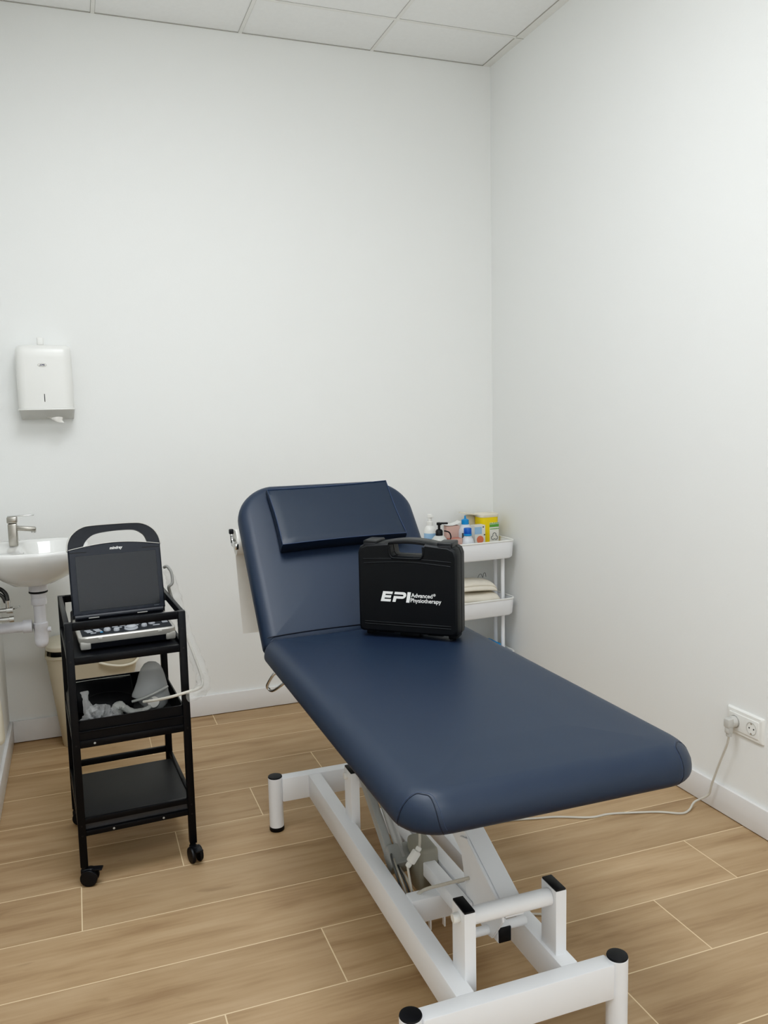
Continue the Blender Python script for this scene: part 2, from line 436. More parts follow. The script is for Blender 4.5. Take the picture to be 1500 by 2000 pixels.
# gentle arch of the top edge
def arch(p):
    x, y, z = p
    t = max(0, (y)/(BL/2)); return (x, y-.028*(abs(x)/(BW/2))**2*t, z)
br = [[arch(p) for p in r_] for r_ in br]
hy, hz = 2.402, .700
Tb = Matrix.Translation(cc(SCX+.004, hy, hz)) @ Matrix.Rotation(BA, 4, 'X') @ Matrix.Translation((0, BL/2-.018, -BTH))
back = MB().loft(br, T=Tb).build('backrest_cushion', 'navy', couch)
# piping line at the foot of the backrest
MB().tube([tuple(Tb @ Vector((x, -BL/2+.030+.010*(1-(abs(x)/.30)**3), BTH+.0015))) for x in [-.30+.6*k/20 for k in range(21)]], .0016, 6, smooth=False).build('lower_seam', 'stitch', back)
Tf = Matrix.Translation(cc(SCX-.003, hy, hz)) @ Matrix.Rotation(BA, 4, 'X')
bf = MB()
for x in (-.20, .20): bf.bar(tuple(Tf @ Vector((x, -.02, -BTH-.016))), tuple(Tf @ Vector((x, .395, -BTH-.016))), .03, .028, .002)
for yy in (.02, .38): bf.bar(tuple(Tf @ Vector((-.20, yy, -BTH-.016))), tuple(Tf @ Vector((.20, yy, -BTH-.016))), .03, .028, .002)
bf.build('backrest_frame', 'white_metal', couch)
# paper roll bracket with black end knob
rb = MB(); ry, rz_ = 2.800, .945
rb.tube([cc(.481, ry, rz_), cc(1.12, ry, rz_)], .007, 10, smooth=False)
rb.tube([cc(.482, ry, rz_), cc(.480, ry-.004, rz_+.02), cc(.478, ry-.004, rz_+.034)], .006, 8)
for x in (.483, 1.112): rb.bar(cc(x, ry, rz_), tuple(Tf @ Vector((x-CX, .40, -BTH-.016))), .012, .02, .002)
rbo = rb.build('roll_holder', 'chrome', couch)
MB().box(*[v for p in zip(cc(.471, ry-.012, 0)[:2], cc(.486, ry+.004, 0)[:2]) for v in p], rz_+.030, rz_+.047, .003).build('end_knob', 'black_cap', rbo)
# chrome adjustment loop under the left edge
MB().tube([cc(.522, 2.205, .645), cc(.505, 2.235, .618), cc(.490, 2.285, .588), cc(.482, 2.305, .588), cc(.478, 2.300, .602), cc(.488, 2.265, .640), cc(.50, 2.255, .650)], .0042, 10).build('adjustment_lever', 'chrome', couch)

# paper couch roll hanging behind the backrest
roll = thing('paper_roll', 'white paper couch roll with a loose sheet hanging behind the raised backrest', 'paper roll', (.80, ry, rz_))
mb = MB()
Tx = Matrix(((0, 0, 1, 0), (1, 0, 0, 0), (0, 1, 0, 0), (0, 0, 0, 1)))
mb.lathe([(.0135, -.309), (.043, -.309), (.0435, -.307), (.0435, .300), (.043, .302), (.0135, .302), (.0135, -.309)], 32, 0, 0, 0, Tx, caps=False)
mb.build('roll', 'paper', roll)
sh = MB(); rows = 12; vs = []; fs = []
for k in range(rows+1):
    t = k/rows
    for q, x in enumerate((-.304, .30)):
        vs.append((x+(.018*t if q == 0 else 0), .043+.012*sin(t*2.2), -.004-.328*t))
for k in range(rows): fs.append((2*k, 2*k+1, 2*k+3, 2*k+2))
sh.add(vs, fs).build('hanging_sheet', 'paper', roll)

# head pillow resting on the backrest
pil = thing('head_pillow', 'thin navy wedge pillow lying askew on the upper backrest', 'pillow', tuple(Vector(Tf @ Vector((0, .45, 0)))+Vector((CX, 1.42, 0))), rot=(BA, 0, 0))
TLp, TRp, BRp, BLp = (-.204, .098), (.228, .112), (.231, -.135), (-.199, -.145)
def quad_ring(ins, zt, zb):
    cs = [Vector(p) for p in (BLp, BRp, TRp, TLp)]
    nn = []
    for i in range(4):
        d = (cs[(i+1) % 4]-cs[i]).normalized(); nn.append(Vector((-d.y, d.x)))
    ci = [cs[i]+(nn[i]+nn[i-1])*ins for i in range(4)]
    out = []; N = 10
    for i in range(4):
        a, b = ci[i], ci[(i+1) % 4]
        for k in range(N):
            t = k/N; p = a.lerp(b, t)+nn[i]*.004*sin(pi*t)
            fy = (p.y+.145)/.257
            out.append((p.x, p.y, zb+(zt-zb)*(1-.45*max(0, min(1, fy)))))
    return out
PT = .052
pr = [quad_ring(.004, 0, 0), quad_ring(0, .010, 0), quad_ring(0, PT*.80, 0), quad_ring(.003, PT*.93, 0), quad_ring(.012, PT*.99, 0), quad_ring(.03, PT*1.0, 0), quad_ring(.07, PT*1.03, 0)]
pm = MB().loft(pr).build('pillow_pad', 'navy2', pil, (0, 0, .0052))
MB().tube([tuple(p) for p in quad_ring(.002, PT*.955, 0)], .0014, 6, closed=True, smooth=False).build('edge_piping', 'stitch2', pil, (0, 0, .0052))

# ------------------------------------------------------------------ carrying case
case = thing('carrying_case', 'black plastic carrying case with white lettering standing upright on the couch seat', 'carrying case', (.752, 2.278, .7240), R(-41.0))
W_, D_, Z0, Z1 = .300, .084, .0125, .2765
def case_shell(y0, y1, front):
    # outline in xz with raised handle area, extruded along y with bevelled face
    o = [(.010, Z0), (W_-.010, Z0), (W_-.002, Z0+.004), (W_, Z0+.014), (W_, Z1-.030), (W_-.006, Z1-.014), (W_-.022, Z1-.006), (.205, Z1), (.20, Z1-.034), (.194, Z1-.040), (.106, Z1-.040), (.10, Z1-.034), (.095, Z1), (.022, Z1-.006), (.006, Z1-.014), (0, Z1-.030), (0, Z0+.014), (.002, Z0+.004)]
    mb = MB(); cx, cz = W_/2, (Z0+Z1)/2
    def ring(y, s): return [(x+(cx-x)*s*.0 + (s if x < cx else -s)*(1 if abs(x-cx) > .06 else 0), y, z+(s if z < cz else -s)) for x, z in o]
    if front: rr_ = [ring(y0, .007), ring(y0+.004, .002), ring(y0+.010, 0), ring(y1, 0)]
    else: rr_ = [ring(y0, 0), ring(y1-.010, 0), ring(y1-.004, .002), ring(y1, .007)]
    return mb.loft(rr_)
fs_ = case_shell(0, D_/2-.002, True).build('front_shell', 'case', case, ang=30)
case_shell(D_/2+.002, D_, False).build('back_shell', 'case', case, ang=30)
sl_ = MB(); sl_.prism([(.006, Z0+.005), (W_-.006, Z0+.005), (W_-.006, Z1-.018), (W_-.024, Z1-.010), (.206, Z1-.006), (.206, Z1-.044), (.094, Z1-.044), (.094, Z1-.006), (.024, Z1-.010), (.006, Z1-.018)], -.0036, .0036, Matrix(((1, 0, 0, 0), (0, 0, 1, D_/2), (0, 1, 0, 0), (0, 0, 0, 1))))
sl_.build('seal_strip', 'black_cap', case)
# arched handle bridging the recess
hp = []
for k in range(17):
    t = k/16; hp.append((.060+.180*t, Z1-.0055+.0125*sin(pi*t)**.75))
mb = MB(); rg = []
for x, z in hp:
    lo_ = z-.0105
    rg.append([(x, .010, z-.003), (x, .014, z), (x, D_-.014, z), (x, D_-.010, z-.003), (x, D_-.010, lo_+.002), (x, D_-.014, lo_), (x, .014, lo_), (x, .010, lo_+.002)])
mb.loft(rg)
mb.build('handle', 'case2', case)
mb = MB(); mb.tube([(.100, .0005, Z1-.010), (.0995, .0005, Z1-.030), (.106, .0005, Z1-.0415), (.120, .0005, Z1-.044), (.180, .0005, Z1-.044), (.194, .0005, Z1-.0415), (.2005, .0005, Z1-.030), (.200, .0005, Z1-.010)], .0032, 8)
mb.build('recess_rim', 'case2', fs_)
MB().tube([(.1105, .010, Z1-.024), (.1105, .010, Z1-.0235)], .004, 10, smooth=False).build('handle_rivet', 'black_cap', case)
for x0, x1 in ((.016, .060), (.240, .284)):
    l_ = MB().box(x0, x1, .006, D_-.010, Z1-.014, Z1+.004, .004, 3).build('latch', 'case2', case)
    MB().box(x0+.002, x1-.002, .0015, .010, Z1-.030, Z1-.003, .003, 2).build('latch_plate', 'black_cap', l_)
# relief ribs pressed in the front face
for pts in ([(.020, Z1-.062), (.10, Z1-.056), (.15, Z1-.0545), (.20, Z1-.056), (.280, Z1-.062)], [(.018, Z1-.050), (.10, Z1-.046), (.15, Z1-.045), (.20, Z1-.046), (.282, Z1-.050)], [(.020, .036), (.280, .036)], [(.020, .043), (.280, .043)]):
    MB().tube([(x, .0005, z) for x, z in pts], .0017, 6).build('pressed_rib', 'case', fs_)
for x0, x1 in ((.016, .036), (.266, .290), (.12, .18)):
    MB().box(x0, x1, .020, D_-.004 if x1 < .1 or x0 > .2 else .06, 0, Z0+.003, .003, 2).build('stand_foot', 'case2', case)
for x0, x1 in ((.05, .10), (.20, .25)):
    MB().box(x0, x1, .030, .054, .004, Z0+.003, .003, 2).build('hinge', 'case2', case)
# lettering: EPI | Advanced(R) / Physiotherapy
def par(x0, x1, z0, z1, sh=.28, zb=.0): # slanted bar polygon
    return [(x0+(z0-zb)*sh, z0), (x1+(z0-zb)*sh, z0), (x1+(z1-zb)*sh, z1), (x0+(z1-zb)*sh, z1)]
lg = MB(); lx, lz, hh = .070, .105, .0295; s_ = .28
TT = lambda: Matrix(((1, 0, 0, lx), (0, 0, -1, 0), (0, 1, 0, lz), (0, 0, 0, 1)))
def bars(*polys):
    for p in polys: lg.prism(p, -.0002, .0006, TT())
t_ = .0072
def sl(*pts): return [(x+z*s_, z) for x, z in pts]
m0, m1 = (hh-t_)/2, (hh+t_)/2
bars(sl((0, 0), (.030, 0), (.030, t_), (.0095, t_), (.0095, m0), (.028, m0), (.028, m1), (.0095, m1), (.0095, hh-t_), (.030, hh-t_), (.030, hh), (0, hh)))
q0 = hh*.34; cz_, ro = (hh+q0)/2, (hh-q0)/2
pp = [(.036, hh)]
arc = [(.0620+ro*1.1*cos(pi/2-pi*k/12), cz_+ro*sin(pi/2-pi*k/12)) for k in range(13)]
arci = [(.0620+(ro-t_)*1.0*cos(-pi/2+pi*k/12), cz_+(ro-t_)*sin(-pi/2+pi*k/12)) for k in range(13)]
bars(sl(*([(.036, hh)]+arc+[(.0455, q0), (.0455, 0), (.036, 0), (.036, q0+t_)]+arci+[(.036, hh-t_)])))
bars(par(.0775, .0875, 0, hh+.001, .18))
lo = lg.build('lettering', 'ink', case)
t1 = text_mesh('Advanced', .0165, 'lettering', 'ink', case, face_front(lx+.0935, -.0002, lz+.0165), bold=.00025, sx=.98)
t2 = text_mesh('Physiotherapy', .0165, 'lettering', 'ink', case, face_front(lx+.0905, -.0002, lz+.0020), bold=.00025, sx=.98)
t3 = text_mesh('®', .0095, 'lettering', 'ink', case, face_front(lx+.0935+.0655, -.0002, lz+.0225), bold=.0001)
join_into(lo, [t1, t2, t3])

# ------------------------------------------------------------------ black trolley
CA = R(3.2)
cart = thing('utility_trolley', 'tall narrow black metal trolley on casters carrying the ultrasound machine', 'trolley', (-.058, 2.494, 0), CA)
CWd, CDp, CH = .341, .430, .793
ps = .0215
pos = {(0, 0): (ps/2, ps/2), (1, 0): (CWd-ps/2, ps/2), (0, 1): (ps/2, CDp-ps/2), (1, 1): (CWd-ps/2, CDp-ps/2)}
for k, (x, y) in pos.items():
    po = MB().box(x-ps/2, x+ps/2, y-ps/2, y+ps/2, .058, CH, .0012).build('upright', 'black', cart)
    if k[1] == 0:
        for z in (.155, .185, .43, .68, .74):
            MB().lathe([(0, -.0008), (.0028, -.0006), (.0028, .0006)], 10, 0, 0, 0, Matrix.Translation((x, y-ps/2, z)) @ Matrix.Rotation(pi/2, 4, 'X')).build('screw', 'tray_dark', po)
# horizontal rails: four sides at each level
def frame_rails(z0, z1, sides='fblr', th=.012):
    e = .0005
    if 'f' in sides: MB().box(ps-e, CWd-ps+e, .002, .002+th, z0, z1, .001).build('rail', 'black', cart)
    if 'b' in sides: MB().box(ps-e, CWd-ps+e, CDp-.002-th, CDp-.002, z0, z1, .001).build('rail', 'black', cart)
    if 'l' in sides: MB().box(.002, .002+th, ps-e, CDp-ps+e, z0, z1, .001).build('rail', 'black', cart)
    if 'r' in sides: MB().box(CWd-.002-th, CWd-.002, ps-e, CDp-ps+e, z0, z1, .001).build('rail', 'black', cart)
frame_rails(.770, .793); frame_rails(.669, .690); frame_rails(.420, .442); frame_rails(.189, .206, 'flr'); frame_rails(.152, .168); frame_rails(.200, .220, 'b')
MB().box(.008, CWd-.008, .008, CDp-.008, .674, .678).build('top_shelf', 'tray_dark', cart)
MB().box(.008, CWd-.008, .008, .345, .198, .202).build('bottom_shelf', 'tray_dark', cart)
MB().box(.022, CWd-.022, .015, .018, .167, .199).build('shelf_lip', 'tray_mid', cart)
# middle bin: open tray
tr = MB()
o1 = rrect(CWd-.010, CDp-.012, .012, 4, CWd/2, CDp/2); o2 = rrect(CWd-.020, CDp-.022, .010, 4, CWd/2, CDp/2)
rg = [[(x, y, .424) for x, y in o1], [(x, y, .470) for x, y in o1], [(x, y, .501) for x, y in rrect(CWd-.036, CDp-.012, .012, 4, CWd/2, CDp/2)], [(x, y, .501) for x, y in rrect(CWd-.044, CDp-.022, .010, 4, CWd/2, CDp/2)], [(x, y, .430) for x, y in rrect(CWd-.046, CDp-.026, .010, 4, CWd/2, CDp/2)]]
tr.loft(rg); mt_ = tr.build('middle_tray', 'black', cart)
MB().box(.018, CWd-.018, .0005, .004, .466, .471, .001).build('tray_fold', 'black', mt_)
for x, z in ((.062, .431), (.10, .160), (.245, .160)):
    MB().lathe([(0, -.0012), (.0030, -.001), (.0034, .0006)], 12, 0, 0, 0, Matrix.Translation((x, .0015, z)) @ Matrix.Rotation(pi/2, 4, 'X')).build('rail_screw', 'alu', cart)
for k, (x, y) in pos.items():
    ca = {(0, 0): R(72), (1, 0): R(12), (0, 1): R(80), (1, 1): R(60)}[k]
    Tc = Matrix.Translation((x, y, 0)) @ Matrix.Rotation(ca, 4, 'Z')
    c = MB(); c.lathe([(.008, .050), (.008, .0585)], 12, 0, 0, 0, Tc)
    # hood
    c.box(-.011, .011, -.030, .010, .030, .052, .006, 3, Tc)
    co = c.build('caster', 'black_cap', cart)
    wT = Matrix(((0, 0, 1, 0), (1, 0, 0, 0), (0, 1, 0, 0), (0, 0, 0, 1)))
    for x0, x1 in ((-.019, -.0055), (.0055, .019)):
        MB().lathe([(.010, x0), (.0235, x0+.0015), (.0250, x0+.004), (.0250, x1-.004), (.0235, x1-.0015), (.010, x1)], 24, -.014, .025, 0, Tc @ wT).build('wheel', 'black_cap', co)
    if k[1] == 0:
        MB().box(-.012, .012, -.052, -.022, .046, .051, .002, 2, Tc @ Matrix.Translation((0, 0, .0)) ).build('brake_pedal', 'black_cap', co)

# ------------------------------------------------------------------ ultrasound machine on the trolley
UA = R(4.6)
us = thing('ultrasound_machine', 'portable ultrasound machine with dark open screen and carry handle on the black trolley', 'ultrasound machine', (-.0215, 2.588, .6800), UA, rot=(R(3), 0, UA))
UW, UD = .286, .270
# base body, slightly wedge
def urings(prof):
    return [[(x, y, z+zz*0) for x, y in rrect(UW-2*d, UD-2*d, .022, 5, UW/2, UD/2)] for d, z, zz in prof]
MB().loft(urings([(.012, 0, 0), (.004, .006, 0), (.002, .022, 0), (.002, .040, 0)])).build('base', 'us_body', us)
sv = MB()
sv.loft([[(x, y, z) for x, y in rrect(UW-2*d, UD-2*d, .022, 5, UW/2, UD/2)] for d, z in ((.001, .024), (0, .027), (0, .041), (.003, .0445), (.010, .0445), (.010, .030))])
for x0, x1 in ((.0, .036), (UW-.036, UW)):
    sv.box(x0+.003, x1-.003, -.0005, .030, .006, .030, .004, 2)
sv.build('silver_trim', 'us_silver', us)
cp = MB().box(.010, UW-.010, .010, UD-.075, .030, .0450, .001).build('control_panel', 'us_panel', us)
def ky(y): return .020+(y-.030)*.74
def key(x, y, w, d, m='key', rx=.0015, h=.003):
    y = ky(y); d *= .85
    MB().box(x-w/2, x+w/2, y-d/2, y+d/2, .0445, .0445+h, min(w, d)*.3, 2).build('key', m, cp)
def knob(x, y, r, h=.008, m='key', nm='knob'):
    y = ky(y)
    MB().lathe([(r*1.05, 0), (r, h*.75), (r*.8, h), (0, h)], 18, x, y, .0448).build(nm, m, cp)
for i in range(14):
    x = .030+.0125*i
    key(x, .122, .009, .006, 'key' if i in (4, 5, 10) else 'key_d'); 
    key(x+.004, .138, .009, .006, 'key_d')
for r_ in range(3):
    for c_ in range(2): key(.030+.026*c_+.003*r_, .092-.014*r_, .019, .007)
key(.044, .046, .017, .007); key(.068, .048, .009, .006, 'key_b')
for i in range(4): key(.112+.023*i, .101+.0035*i*(1 if i < 3 else .8), .018, .007)
for i in range(3): key(.122+.025*i, .083+.003*i, .019, .008)
knob(.086, .068, .010); knob(.112, .052, .0085); knob(.196, .066, .0085)
knob(.222, .092, .010); knob(.236, .124, .0105)
MB().lathe([(.021, 0), (.020, .003), (.016, .0035), (.0155, .008), (.010, .012), (0, .0135)], 24, .156, .040, .0448).build('trackball', 'key', cp)
key(.262, .098, .018, .006); key(.262, .084, .018, .006); key(.232, .058, .022, .007)
for x in (.060, .236): MB().box(x-.006, x+.006, -.0015, .002, .034, .040, .001).build('front_button', 'plastic_g', us)
# hinge bar and screen, leaning back
HY = UD-.082
hb = MB(); hb.tube([(.006, HY, .054), (UW-.006, HY, .054)], .011, 14, smooth=False); hb.box(.010, UW-.010, HY-.008, HY+.06, .036, .052, .004)
hb.build('hinge_bar', 'us_body', us)
MB().box(0, .278, HY+.020, UD+.042, .004, .050, .008, 3).build('rear_housing', 'us_body', us)
lid = thing('tmp', '', ''); bpy.data.objects.remove(lid)
Tl = Matrix.Translation((0, HY, .060)) @ Matrix.Rotation(R(-14), 4, 'X')   # local x width, y depth(back +), z up
SWd, SHt = .288, .214
# screen slab outline in xz with gently arched top
def slab(y0, y1, ins=0):
    o = [(ins, ins)]; o.append((SWd-ins, ins))
    o += [(SWd-ins, SHt-.004-ins)]
    for k in range(1, 12):
        t = k/12; x = SWd-ins-(SWd-2*ins)*t; o.append((x, SHt-.004-ins+.016*sin(pi*t)))
    o += [(ins, SHt-.004-ins)]
    return [(x, y0, z) for x, z in o]
scn = MB().loft([slab(0, 0, .0035), slab(.003, 0, 0), slab(.022, 0, 0), slab(.026, 0, .004)], T=Tl).build('screen_housing', 'bezel', us, ang=30)
MB().box(.020, SWd-.016, -.0008, .004, .014, SHt-.024, .0004, 1, Tl).build('display', 'screen', scn)
for x0, x1 in ((.004, .056), (SWd-.058, SWd-.003)): MB().box(x0, x1, -.0009, .002, SHt-.014, SHt-.0115, .0003, 1, Tl).build('bumper_slot', 'dark', scn)
for x0, x1 in ((.046, .078), (.196, .228)): MB().box(x0, x1, HY-.0125, HY-.006, .052, .0545, .0005).build('hinge_slot', 'plastic_g', us)
# silver trim + carry handle
hpts = [(-.001, SHt-.008), (.003, SHt+.020), (.018, SHt+.046), (.045, SHt+.064), (.080, SHt+.070), (.20, SHt+.070), (.240, SHt+.064), (.268, SHt+.046), (.284, SHt+.020), (.289, SHt-.008)]
ipts = [(.046, SHt+.001), (.055, SHt+.020), (.075, SHt+.038), (.10, SHt+.046), (.145, SHt+.050), (.19, SHt+.050), (.215, SHt+.046), (.234, SHt+.034), (.243, SHt+.022), (.250, SHt+.001)]
def sm(pts, K=4):
    out = []
    m = len(pts)
    for i in range(m-1):
        p0, p1, p2, p3 = [Vector(pts[max(0, min(m-1, q))]) for q in (i-1, i, i+1, i+2)]
        for k in range(K):
            t = k/K; out.append(.5*((2*p1)+(-p0+p2)*t+(2*p0-5*p1+4*p2-p3)*t*t+(-p0+3*p1-3*p2+p3)*t**3))
    out.append(Vector(pts[-1])); return out
ho, hi_ = sm(hpts), sm(ipts); hm = MB(); rg = []
for a, b in zip(ho, hi_):
    rg.append([(a.x, .004, a.y), (a.x, .026, a.y), (b.x, .024, b.y), (b.x, .006, b.y)])
hm.loft(rg, T=Tl); hnd = hm.build('carry_handle', 'us_body', us)
rg = [[(a.x*1.0, .002, a.y+.0005), (a.x, .028, a.y+.0005), (a.x+(-.0025 if a.x < .07 else (.0025 if a.x > .22 else 0)), .028, a.y+.003), (a.x+(-.0025 if a.x < .07 else (.0025 if a.x > .22 else 0)), .002, a.y+.003)] for a in ho]
MB().loft(rg, T=Tl).build('handle_trim', 'us_silver', hnd)
MB().tube([tuple(Tl @ Vector((x, .0015, SHt-.0035+.016*sin(pi*(x/SWd))))) for x in [.002+(SWd-.004)*k/20 for k in range(21)]], .0013, 6, smooth=False).build('top_trim', 'us_silver', scn)
text_mesh('mindray', .0125, 'lettering', 'ink', scn, Tl @ face_front(.127, -.0004, SHt-.0100), shear=.25, bold=.00035, sx=.95)
MB().box(.252, .268, -.0008, .001, .0085, .0098, T=Tl).build('model_plate', 'key_d', scn)

# probe cable in a clear sleeve, hung behind the machine and down the side of the trolley
pc = thing('probe_cable', 'grey probe cable in a clear crinkled sleeve hanging on the right of the black trolley', 'cable', (.25, 2.85, .80))
def pl_(x, y, z): return (x-.25, y-2.85, z-.80)
MB().tube([pl_(.262, 2.90, .862), pl_(.272, 2.89, .866), pl_(.284, 2.88, .845), pl_(.284, 2.87, .812), pl_(.272, 2.87, .800), pl_(.277, 2.88, .775), pl_(.288, 2.88, .735), pl_(.300, 2.88, .700)], .0052, 10).build('cable', 'probe', pc)
MB().tube([pl_(.243, 2.86, .757), pl_(.258, 2.865, .758), pl_(.275, 2.88, .750)], .003, 8).build('lead', 'black_cap', pc)
MB().tube([pl_(.300, 2.88, .700), pl_(.316, 2.84, .640), pl_(.332, 2.76, .580), pl_(.338, 2.66, .545), pl_(.328, 2.56, .545), pl_(.305, 2.490, .555), pl_(.270, 2.470, .556), pl_(.225, 2.480, .545), pl_(.185, 2.520, .528), pl_(.150, 2.555, .516)], .0045, 10).build('cable', 'cable', pc)
def crumple(path, rs, n=14, amp=.25, seed=1, flat=1.0):
    rnd = random.Random(seed); mb = MB()
    pts = sm3(path, 5); m = len(pts); rings = []
    for i, p in enumerate(pts):
        t = (pts[min(i+1, m-1)]-pts[max(0, i-1)]).normalized()
        a = t.cross(Vector((0, 1, 0))); a = a.normalized() if a.length > .1 else Vector((1, 0, 0)); b = t.cross(a)
        f = i/(m-1)*(len(rs)-1); j = min(int(f), len(rs)-2); rr = rs[j]+(rs[j+1]-rs[j])*(f-j)
        rings.append([tuple(p+a*rr*cos(2*pi*k/n)*(1+rnd.uniform(-amp, amp))+b*rr*flat*sin(2*pi*k/n)*(1+rnd.uniform(-amp, amp))) for k in range(n)])
    return mb.loft(rings)
def sm3(pts, K=5):
    pts = [Vector(p) for p in pts]; out = []; m = len(pts)
    for i in range(m-1):
        p0, p1, p2, p3 = [pts[max(0, min(m-1, q))] for q in (i-1, i, i+1, i+2)]
        for k in range(K):
            t = k/K; out.append(.5*((2*p1)+(-p0+p2)*t+(2*p0-5*p1+4*p2-p3)*t*t+(-p0+3*p1-3*p2+p3)*t**3))
    out.append(pts[-1]); return out
crumple([pl_(.268, 2.89, .855), pl_(.282, 2.89, .820), pl_(.290, 2.89, .775), pl_(.304, 2.88, .720), pl_(.318, 2.84, .640), pl_(.334, 2.76, .580), pl_(.340, 2.66, .545), pl_(.330, 2.56, .540), pl_(.305, 2.475, .550), pl_(.270, 2.452, .545)],
        [.010, .016, .018, .020, .020, .020, .020, .020, .018, .014], 12, .24, 3).build('clear_sleeve', 'film2', pc, ang=20)

# ------------------------------------------------------------------ things in the middle tray (trolley frame helpers)
TCm = Matrix.Translation((-.058, 2.494, 0)) @ Matrix.Rotation(CA, 4, 'Z')
def tcl(x, y, z): return tuple(TCm @ Vector((x, y, z)))
# black pouch leaning at the back
pouch = thing('zip_pouch', 'black zipped pouch with pale top edge leaning in the middle tray of the black trolley', 'pouch', tcl(.034, .235, .431), CA)
mb = MB(); N_ = 12; rg = []
for k in range(N_+1):
    t = k/N_; x = .170*t; bulge = .018+.018*sin(pi*t)
    z1 = .092+.002*sin(6*t)
    rg.append([(x, .045, 0), (x, .045-bulge*1.3, .010), (x, .05-bulge*1.2, .040), (x, .075-bulge*.3, z1*.9), (x, .082, z1), (x, .088, z1), (x, .090, .02)])
mb.loft(rg); mb.build('pouch_body', 'black_soft', pouch)
MB().tube([(0, .083, .0935), (.06, .083, .0945), (.12, .083, .0945), (.170, .083, .0935)], .0016, 6).build('pouch_edge', 'plastic_g', pouch)
MB().tube([(.170, .083, .093), (.173, .075, .06), (.172, .060, .035)], .0015, 6).build('side_seam', 'print', pouch)
fl = MB().tube([(.01, .0255, .045), (.05, .010, .066), (.09, .004, .071), (.13, .010, .064), (.165, .026, .045)], .0015, 6).build('flap_seam', 'tray_dark', pouch)
# crumpled clear bag front left
bag = crumple([tcl(.034, .062, .470), tcl(.056, .064, .482), tcl(.080, .066, .484), tcl(.108, .070, .474), tcl(.142, .078, .462)], [.010, .028, .038, .030, .014], 16, .32, 11, .8).build('plastic_bag', 'film', None, ang=15)
bagneck = crumple([tcl(.060, .085, .495), tcl(.050, .10, .530), tcl(.047, .11, .556)], [.018, .008, .013], 10, .3, 5, .5).build('bag_neck', 'film', bag, ang=15)
tag(bag, 'crumpled clear plastic bag at the front left of the middle tray', 'plastic bag')
# clear corrugated tube
tb = crumple([tcl(.150, .125, .442), tcl(.146, .110, .468), tcl(.134, .10, .492), tcl(.150, .105, .496), tcl(.172, .10, .478), tcl(.198, .10, .470), tcl(.222, .10, .474), tcl(.238, .105, .480)], [.012, .010, .013, .013, .010, .010, .008, .006], 12, .16, 8).build('clear_tube', 'tube_c', None, ang=20)
tag(tb, 'short bent clear plastic tube lying between the bag and the frosted mask', 'tube')
# frosted mask
msk = thing('plastic_mask', 'frosted grey bell shaped plastic mask with white disc leaning in the middle tray', 'mask', tcl(.240, .150, .452), CA+R(-4))
mb = MB(); rg = []
sil = [(.012, .012, .0), (.012, .025, .005), (.010, .042, .020), (.005, .051, .036), (.002, .060, .041), (.001, .059, .048), (.0, .054, .060), (.0, .047, .085), (-.002, .041, .108), (-.003, .034, .127), (-.004, .024, .142), (-.004, .012, .149)]
for x, hw, z in sil:
    lean = .028*(z/.148)
    rg.append([(x+hw*cos(2*pi*k/24), lean+.022*(hw/.053)*sin(2*pi*k/24), z) for k in range(24)])
mb.loft(rg); mb.build('mask_cup', 'frost', msk, rot=(0, R(8), 0))
Td = Matrix.Translation((.012, -.0135, .030)) @ Matrix.Rotation(R(82), 4, 'X')
dsc = MB().lathe([(.019, -.002), (.019, .002), (.017, .0045), (0, .005)], 24, 0, 0, 0, Td).build('valve_disc', 'disc', msk)
MB().tube([(-.052, -.014, .040), (-.02, -.026, .050), (.02, -.027, .064), (.058, -.010, .074)], .0045, 10).build('mask_strap', 'tube_c', msk)

# ------------------------------------------------------------------ waste bin
bn = thing('waste_bin', 'beige plastic waste bin with lid behind the black trolley', 'waste bin', (.022, 3.668, 0))
pr = [(.120, .060, 0, -.020), (.122, .062, .006, -.020), (.184, .100, .398, 0), (.188, .104, .400, 0), (.188, .104, .410, 0), (.180, .096, .410, 0), (.178, .094, .392, 0)]
MB().loft([[(x, y, z) for x, y in rrect(2*a, 2*b, .055, 8, dx_, .018 if z < .1 else 0)] for a, b, z, dx_ in pr]).build('bin_body', 'beige', bn)
MB().loft([[(x, y, z) for x, y in rrect(2*a, 2*b, .055, 8)] for a, b, z in ((.166, .086, .398), (.166, .086, .434))]).build('inner_bucket', 'black_cap', bn)
MB().loft([[(x, y, z) for x, y in rrect(2*a, 2*b, .06, 8)] for a, b, z in ((.180, .098, .430), (.184, .102, .434), (.184, .102, .448), (.176, .094, .457), (.12, .06, .464), (.04, .02, .466))]).build('bin_lid', 'cream', bn)
MB().tube([(.02, -.104, .370), (.06, -.107, .356), (.11, -.104, .346), (.160, -.086, .350), (.186, -.05, .372), (.188, -.02, .398)], .0055, 10).build('bin_handle', 'cream', bn)

